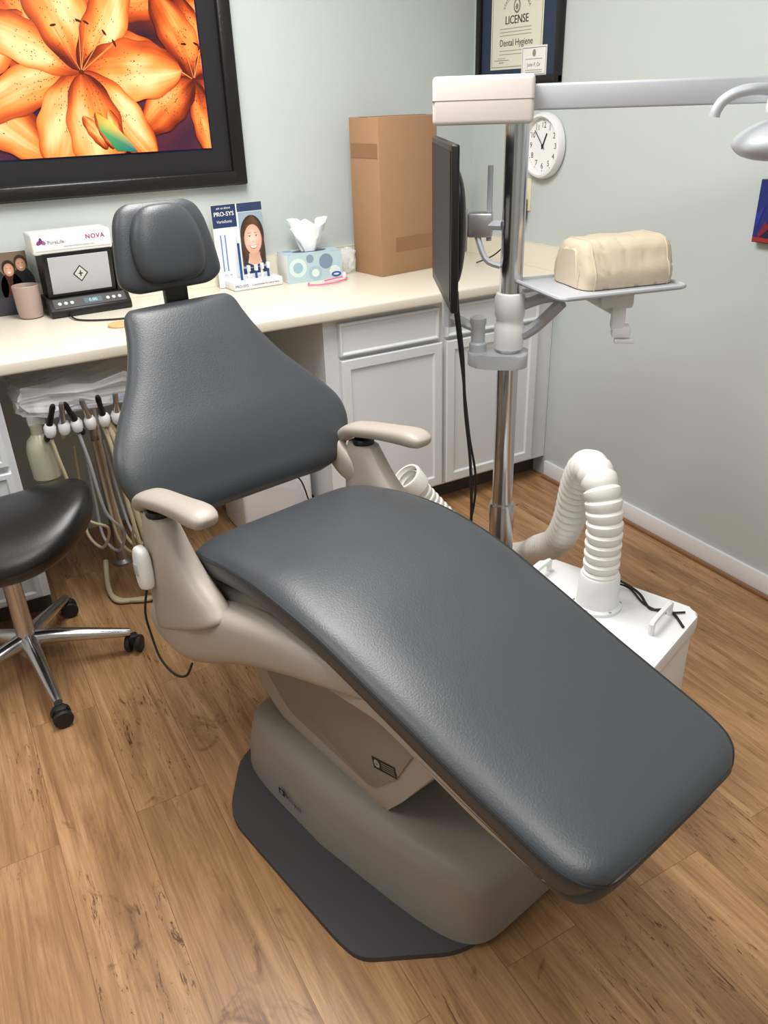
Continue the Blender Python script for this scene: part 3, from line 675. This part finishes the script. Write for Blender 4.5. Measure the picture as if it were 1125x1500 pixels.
for k in range(7):
    x=-.135+.04*k
    lathe("holder",[(.012,0),(.017,.01),(.018,.03),(.012,.04)],M_white,du,M=Matrix.Translation((x,-.15,.628))@Matrix.Rotation(random.uniform(-.15,.15),4,'Y'),segs=16)
    lathe("handpiece",[(.005,-.05),(.010,-.04),(.010,.02),(.008,.05),(.009,.075),(.006,.085)],M_alu if k%2 else M_blackp,du,M=Matrix.Translation((x,-.15,.655))@Matrix.Rotation(.35,4,'X')@Matrix.Rotation(random.uniform(-.3,.3),4,'Y'),segs=14)
    zl=.18+.10*random.random();jx=random.uniform(-.02,.02)
    if k%2==0 or k==5:
        tube("hose",[(x,-.15,.62),(x+.012,-.15,.52),(x*.8+.03+jx,-.14,.34),(x*.6+.04-jx,-.13,zl),(x*.6+.03,-.08,zl-.09),(x*.6+.0,-.01,zl-.06),(x*.5,.05,.30),(x*.4,.08,.5)],.005,M_silverpaint if k%4==2 else M_beigehose,du)
for k in range(3):
    o=.018*k
    tube("hose",[(.02+o*.6,-.14,.63),(.03+o,-.155,.56),(.04+o*.9,-.17,.40),(.05+o*1.1,-.19,.24),(.065+o*1.2,-.20,.10),(.06+o,-.205,.02+.004*k),(.0+o,-.18,.010),(-.05,-.13-.012*k,.010),(-.06,-.06,.02),(-.04,.02,.08)],.0068 if k!=1 else .009,M_beigehose,du)
lathe("bottle",[(.03,0),(.042,.01),(.044,.10),(.036,.13),(.018,.15),(.018,.18)],M_bottle,du,M=Matrix.Translation((-.165,-.09,.475)),segs=28)
box("bottle_bracket",(-.160,-.07,.665),(.05,.05,.03),M_white,du,.004)
wbn=thing("storage_box","pale grey rectangular box on floor beside cabinet","box",(.96,2.72,0))
box("body",(0,0,.17),(.28,.26,.34),M_cab,wbn,.015,3)
box("lid",(0,0,.35),(.29,.27,.02),M_cab,wbn,.006)
fc=thing("floor_cable","thin black cable lying across the pale box under counter","cable",(0,0,0))
tube("cord",[(1.09,2.56,.006),(1.04,2.55,.22),(.98,2.555,.25),(.90,2.56,.28),(.84,2.565,.365),(.86,2.62,.366)],.003,M_rubber,fc)
# ---------------------------------------------------------------- counter items
Zc=.8752
mg=thing("mug","plain mauve ceramic tumbler standing on the counter","mug",(.278,2.945,Zc))
bm=bmesh.new();pr=[(.030,0),(.038,.004),(.041,.03),(.043,.105),(.041,.107),(.038,.103),(.036,.02),(.001,.018)]
add_lathe(bm,pr,None,32);bm_fin("cup",bm,M_mug,mg)
fp=thing("family_photo","small photo print of smiling people leaning on backsplash","photograph",(.235,3.018,Zc))
A=Art();A.rect(-.12,0,.075,.205,rgb(96,76,60),0);A.rect(-.12,.13,.075,.205,rgb(120,100,84),.0002)
w=rgb(235,235,235);sk0=rgb(226,180,152);sk1=rgb(190,136,108)
for x,hair,sh,zc_ in[(-.085,rgb(60,40,30),rgb(30,34,44),.150),(-.035,rgb(90,60,36),rgb(36,38,46),.165),(.012,rgb(40,28,22),rgb(70,30,30),.150),(.052,rgb(60,40,30),rgb(30,30,36),.163)]:
    A.ell(x,zc_-.065,.036,.055,sh,.0003);A.ell(x,zc_+.004,.021,.026,hair,.0006);A.shaded(x,zc_-.002,.016,.021,sk0,sk1,.0008);A.ell(x,zc_-.011,.006,.002,rgb(240,236,230),.001);A.ell(x-.006,zc_+.003,.002,.0012,rgb(40,30,26),.001);A.ell(x+.006,zc_+.003,.002,.0012,rgb(40,30,26),.001)
A.rect(-.12,0,.075,.06,rgb(50,50,58),.0011)
box("backing",(-.0225,.006,.1025),(.197,.006,.205),M_paper,fp);A.build("print",M_print,fp,MB(0,.0025,0))
dv=thing("tabletop_device","white and black tabletop device with silver hood and display","dental device",(.462,2.955,Zc),math.radians(3))
prism("base",rounded([(-.085,0),(.055,0),(.055,.06),(-.05,.06),(-.085,.025)],.006,2),-.135,.135,M_blackp,dv,bev=.004,axis='x')
prism("hood",rounded([(-.045,.06),(.05,.06),(.05,.205),(-.07,.205)],.004,2),-.125,.10,M_blackp,dv,bev=.003,axis='x')
bm=bmesh.new();add_box(bm,(0,0,0),(.195,.004,.122),.0015,2)
fpn=bm_fin("front_panel",bm,M_silverpaint,dv);fpn.location=(-.0125,-.0615,.133);fpn.rotation_euler=(math.radians(9.8),0,0)
box("top_housing",(-.02,-.012,.235),(.255,.115,.065),M_white,dv,.008,3)
box("side_panel",(.118,.0,.13),(.03,.10,.15),M_blackp,dv,.004)
A=Art()
for dx in(0,.0008): A.text("NOVA",.074+dx,.011,.020,rgb(150,50,110),dx*.1,sp=1.15)
A.text("PureLife",-.052,.004,.016,rgb(120,110,130),0);A.ell(-.104,.006,.009,.006,rgb(130,60,120),0,.5);A.ell(-.092,.006,.009,.006,rgb(150,90,150),0.0001,-.5);A.ell(-.098,.012,.005,.009,rgb(110,50,110),.0002)
A.rect(-.12,-.022,.12,-.0195,rgb(190,188,190),0);A.text("HIGH PERFORMANCE CURING LIGHT",.02,-.012,.006,rgb(120,118,124),0)
A.build("lettering",M_print,dv,MB(-.02,-.0705,.235))
A=Art();A.poly([(0,.028),(.025,0),(0,-.028),(-.025,0)],rgb(40,40,44),0);A.poly([(0,.023),(.020,0),(0,-.023),(-.020,0)],rgb(204,204,202),.0003);A.rect(-.002,-.010,.002,.010,rgb(40,40,44),.0005);A.rect(-.007,-.002,.007,.002,rgb(40,40,44),.0005)
A.build("warning_mark",M_print,fpn,MB(0,-.0028,0))
A=Art();A.rect(-.12,-.018,.12,.018,rgb(26,26,28),0);A.rect(-.02,-.010,.04,.010,rgb(60,80,90),.0004);A.text("0.00",.01,0,.016,rgb(160,220,240),.0008)
for x in(-.10,-.08,-.06,.06,.08,.10):A.ell(x,0,.006,.006,rgb(190,190,190),.0004)
A.build("display",M_print,dv,Matrix.Translation((0,-.0695,.0425))@Matrix.Rotation(math.radians(-45),4,'X')@MB(0,-.001,0))
tube("power_cord",[(-.08,-.09,.01),(-.07,-.16,.004),(0,-.22,.004),(.10,-.25,.004),(.2,-.24,.004),(.25,-.2,.004)],.003,M_blackp,dv)
ds=thing("toothbrush_display","cardboard toothbrush display with smiling woman and blue header","display",(1.055,2.985,Zc),math.radians(4))
box("back_card",(0,.004,.148),(.20,.006,.292),M_paper,ds,.001)
A=Art();A.rect(-.10,.002,.10,.294,rgb(228,232,238),0)
A.rect(-.10,.215,-.005,.294,rgb(34,52,92),.0003);A.text("ask us about",-.053,.283,.011,w,.0006)
for dx in(0,.0008): A.text("PRO-SYS",-.053+dx,.262,.021,w,.0006+dx*.1)
A.text("VarioSonic",-.053,.236,.014,w,.0006)
A.rect(.002,.06,.10,.262,rgb(150,170,184),.0003)
hr=rgb(58,38,30);hr2=rgb(100,70,52)
A.shaded(.052,.178,.048,.072,hr2,hr,.0006,ox=-.01,oy=.03)
A.poly([(.005,.18),(.003,.13),(.004,.07),(.030,.062),(.030,.13),(.020,.17)],None,.0007,[hr,hr,hr2,hr,hr,hr2]);A.poly([(.096,.18),(.0995,.13),(.0995,.07),(.074,.062),(.078,.13),(.086,.17)],None,.0007,[hr,hr,hr2,hr,hr,hr2])
A.shaded(.053,.078,.044,.016,rgb(60,70,90),rgb(40,50,70),.00075)
A.poly([(.038,.130),(.070,.130),(.082,.078),(.052,.066),(.024,.080)],None,.0008,[rgb(200,148,122),rgb(200,148,122),rgb(228,182,158),rgb(228,182,158),rgb(228,182,158)])
A.shaded(.053,.163,.0355,.054,rgb(250,216,196),rgb(218,166,142),.0009,ox=-.004,oy=.006)
A.shaded(.036,.152,.010,.009,rgb(244,184,166),rgb(238,196,174),.00095);A.shaded(.071,.152,.009,.009,rgb(240,178,160),rgb(230,184,162),.00095)
A.poly([(.017,.184),(.034,.216),(.066,.219),(.090,.186),(.088,.217),(.056,.250),(.020,.220)],None,.001,[hr,hr2,hr2,hr,hr,hr2,hr])
for ex in(.040,.067):
    A.ell(ex,.175,.0060,.0022,rgb(236,230,226),.0012);A.ell(ex,.175,.0025,.0022,rgb(64,42,32),.0013);A.line((ex-.0068,.1775),(ex+.0068,.1775),.0012,rgb(60,40,32),.0014);A.line((ex-.008,.186),(ex+.008,.187),.0014,rgb(124,92,74),.0012)
A.line((.0535,.170),(.0527,.156),.002,rgb(236,192,170),.0011);A.ell(.0535,.1535,.0046,.0016,rgb(206,148,126),.0012)
A.poly([(.035,.143),(.044,.1415),(.0535,.1400),(.063,.1415),(.072,.144),(.066,.132),(.0535,.1265),(.041,.132)],rgb(206,108,104),.0012)
A.poly([(.038,.1412),(.0535,.1388),(.069,.1416),(.062,.1335),(.0535,.1310),(.045,.1335)],rgb(252,250,246),.0014)
A.rect(-.09,.03,-.03,.20,rgb(246,247,250),.0004)
A.text("TRY ME",-.06,.045,.010,rgb(34,52,92),.0008)
for x in(-.075,-.058): A.rect(x-.003,.06,x+.003,.19,rgb(110,140,190),.0007)
A.rect(.0,.264,.10,.294,rgb(44,60,96),.0003)
A.rect(.002,.04,.10,.06,rgb(34,52,92),.0009)
A.build("card_print",M_print,ds,MB(0,.0005,0))
box("tray",(.02,-.045,.016),(.20,.085,.03),M_white,ds,.003)
A=Art();A.text("PRO-SYS",-.07,.0,.014,rgb(30,60,120),0);A.text("Customizable for every story",.028,0,.0095,rgb(40,60,110),0)
A.build("tray_lettering",M_print,ds,MB(.02,-.0885,.016))
for k,(x,tall) in enumerate([(-.03,.17),(.0,.065),(.03,.065),(.055,.068),(.08,.068)]):
    tb=tubes("toothbrush",[([(x,-.05,.03),(x,-.048,tall)],.005)],M_blue if k%2==0 else M_white,ds,sub=1)
    box("bristles",(x,-.052,tall+.005),(.011,.014,.022),M_white,tb,.002)
tb=thing("tissue_box","pale blue dotted tissue box with a tissue sticking out","tissue box",(1.315,2.945,Zc),math.radians(-4))
box("carton",(0,0,.052),(.225,.115,.104),M_white,tb,.002)
A=Art();A.rect(-.112,.0,.112,.104,rgb(176,200,206),0)
dots=[(-.07,.055,.035,rgb(205,222,220)),(-.07,.055,.02,rgb(150,186,196)),(.0,.03,.028,rgb(160,188,200)),(.0,.03,.015,rgb(214,226,222)),(.045,.07,.028,rgb(120,140,160)),(.08,.03,.022,rgb(214,226,222)),(-.02,.085,.015,rgb(130,150,168))]
for i,(x,y,r,c) in enumerate(dots): A.ell(x,y,r,r,c,.0003+.0001*i)
A.ell(.085,.018,.020,.010,rgb(40,70,150),.0015);A.ell(.085,.018,.012,.004,rgb(200,214,236),.0017)
A.build("pattern",M_print,tb,MB(0,-.0582,0))
A=Art();A.rect(-.112,-.056,.112,.056,rgb(170,196,204),0);A.ell(0,0,.07,.03,rgb(60,70,80),.0003);A.ell(-.08,.03,.02,.02,rgb(130,150,168),.0003)
A.build("top_pattern",M_print,tb,Matrix.Translation((0,0,.1045)))
bm=bmesh.new();rows=[]
for k in range(9):
    t=k/8;row=[]
    for j in range(36):
        a=2*math.pi*j/36;r=.022+.035*t+.014*math.sin(a*5+t*2)*(.3+t)+.006*math.sin(a*11)*t
        row.append(bm.verts.new((r*1.15*math.cos(a),r*.55*math.sin(a),.10+.105*t+.02*math.sin(a*3+1)*t*t)))
    rows.append(row)
for k in range(8):
    for j in range(36): bm.faces.new((rows[k][j],rows[k][(j+1)%36],rows[k+1][(j+1)%36],rows[k+1][j]))
bm_fin("tissue",bm,M_tissue,tb,angle=80)
cbx=thing("cardboard_box","tall brown cardboard box sealed with packing tape on the counter","box",(1.675,2.895,Zc),math.radians(9))
bw,bd,bh=.285,.178,.56
ctn=box("carton",(0,0,bh/2),(bw,bd,bh),M_card,cbx,.003)
for t_ in [((-bw/2-.0006,0,bh*.80),(.0012,bd*.9,.05)),((.03,-bd/2-.0006,bh*.2),(bw*.7,.0012,.05)),((0,0,bh+.0006),(bw,.05,.0012))]: box("packing_tape",t_[0],t_[1],M_tape,ctn)
bg=thing("plastic_bag","crumpled clear plastic bag beside the tissue box","plastic bag",(1.475,2.95,Zc))
bm=bmesh.new();bmesh.ops.create_icosphere(bm,subdivisions=3,radius=.05)
for v in bm.verts:
    v.co=Vector((v.co.x*.8,v.co.y*.7,(v.co.z+.05)*1.05))
    if v.co.z>.004: v.co+=mnoise.noise_vector(v.co*45)*.012
bm_fin("bag_film",bm,M_clear,bg,smooth=False)
fl=thing("floss_threader","bent pink plastic floss threader lying on the counter","dental floss",(1.32,2.80,Zc))
tube("loop",[(-.06,.04,.006),(-.075,.01,.006),(-.04,-.015,.006),(.03,-.01,.006),(.09,.02,.008),(.08,.04,.012),(.0,.03,.008)],.0028,M_pink,fl)
box("tip",(.085,.03,.016),(.012,.012,.03),M_white,fl,.003)
co=thing("coaster","small round tan wooden coaster on the counter","coaster",(.50,2.64,Zc))
lathe("disc",[(.034,0),(.036,.002),(.036,.006),(.034,.008)],M_wood,co)
# ---------------------------------------------------------------- camera
cd=bpy.data.cameras.new("camera");cam=bpy.data.objects.new("camera",cd);COL.objects.link(cam)
right=Vector((.8696,-.4924,-.0307)).normalized();fwd=Vector((.4251,.7785,-.4611));fwd=(fwd-right*fwd.dot(right)).normalized();up=right.cross(fwd)
cam.matrix_world=Matrix((( right.x,up.x,-fwd.x,0),(right.y,up.y,-fwd.y,0),(right.z,up.z,-fwd.z,1.5),(0,0,0,1)))
cd.sensor_fit='VERTICAL';cd.sensor_height=24;cd.lens=24*1170/1500;cd.clip_start=.02
bpy.context.scene.camera=cam
wd=bpy.data.worlds.new("world");bpy.context.scene.world=wd;wd.use_nodes=True
wd.node_tree.nodes["Background"].inputs[0].default_value=(.8,.85,.9,1);wd.node_tree.nodes["Background"].inputs[1].default_value=.3
bpy.context.scene.view_settings.view_transform='Standard'
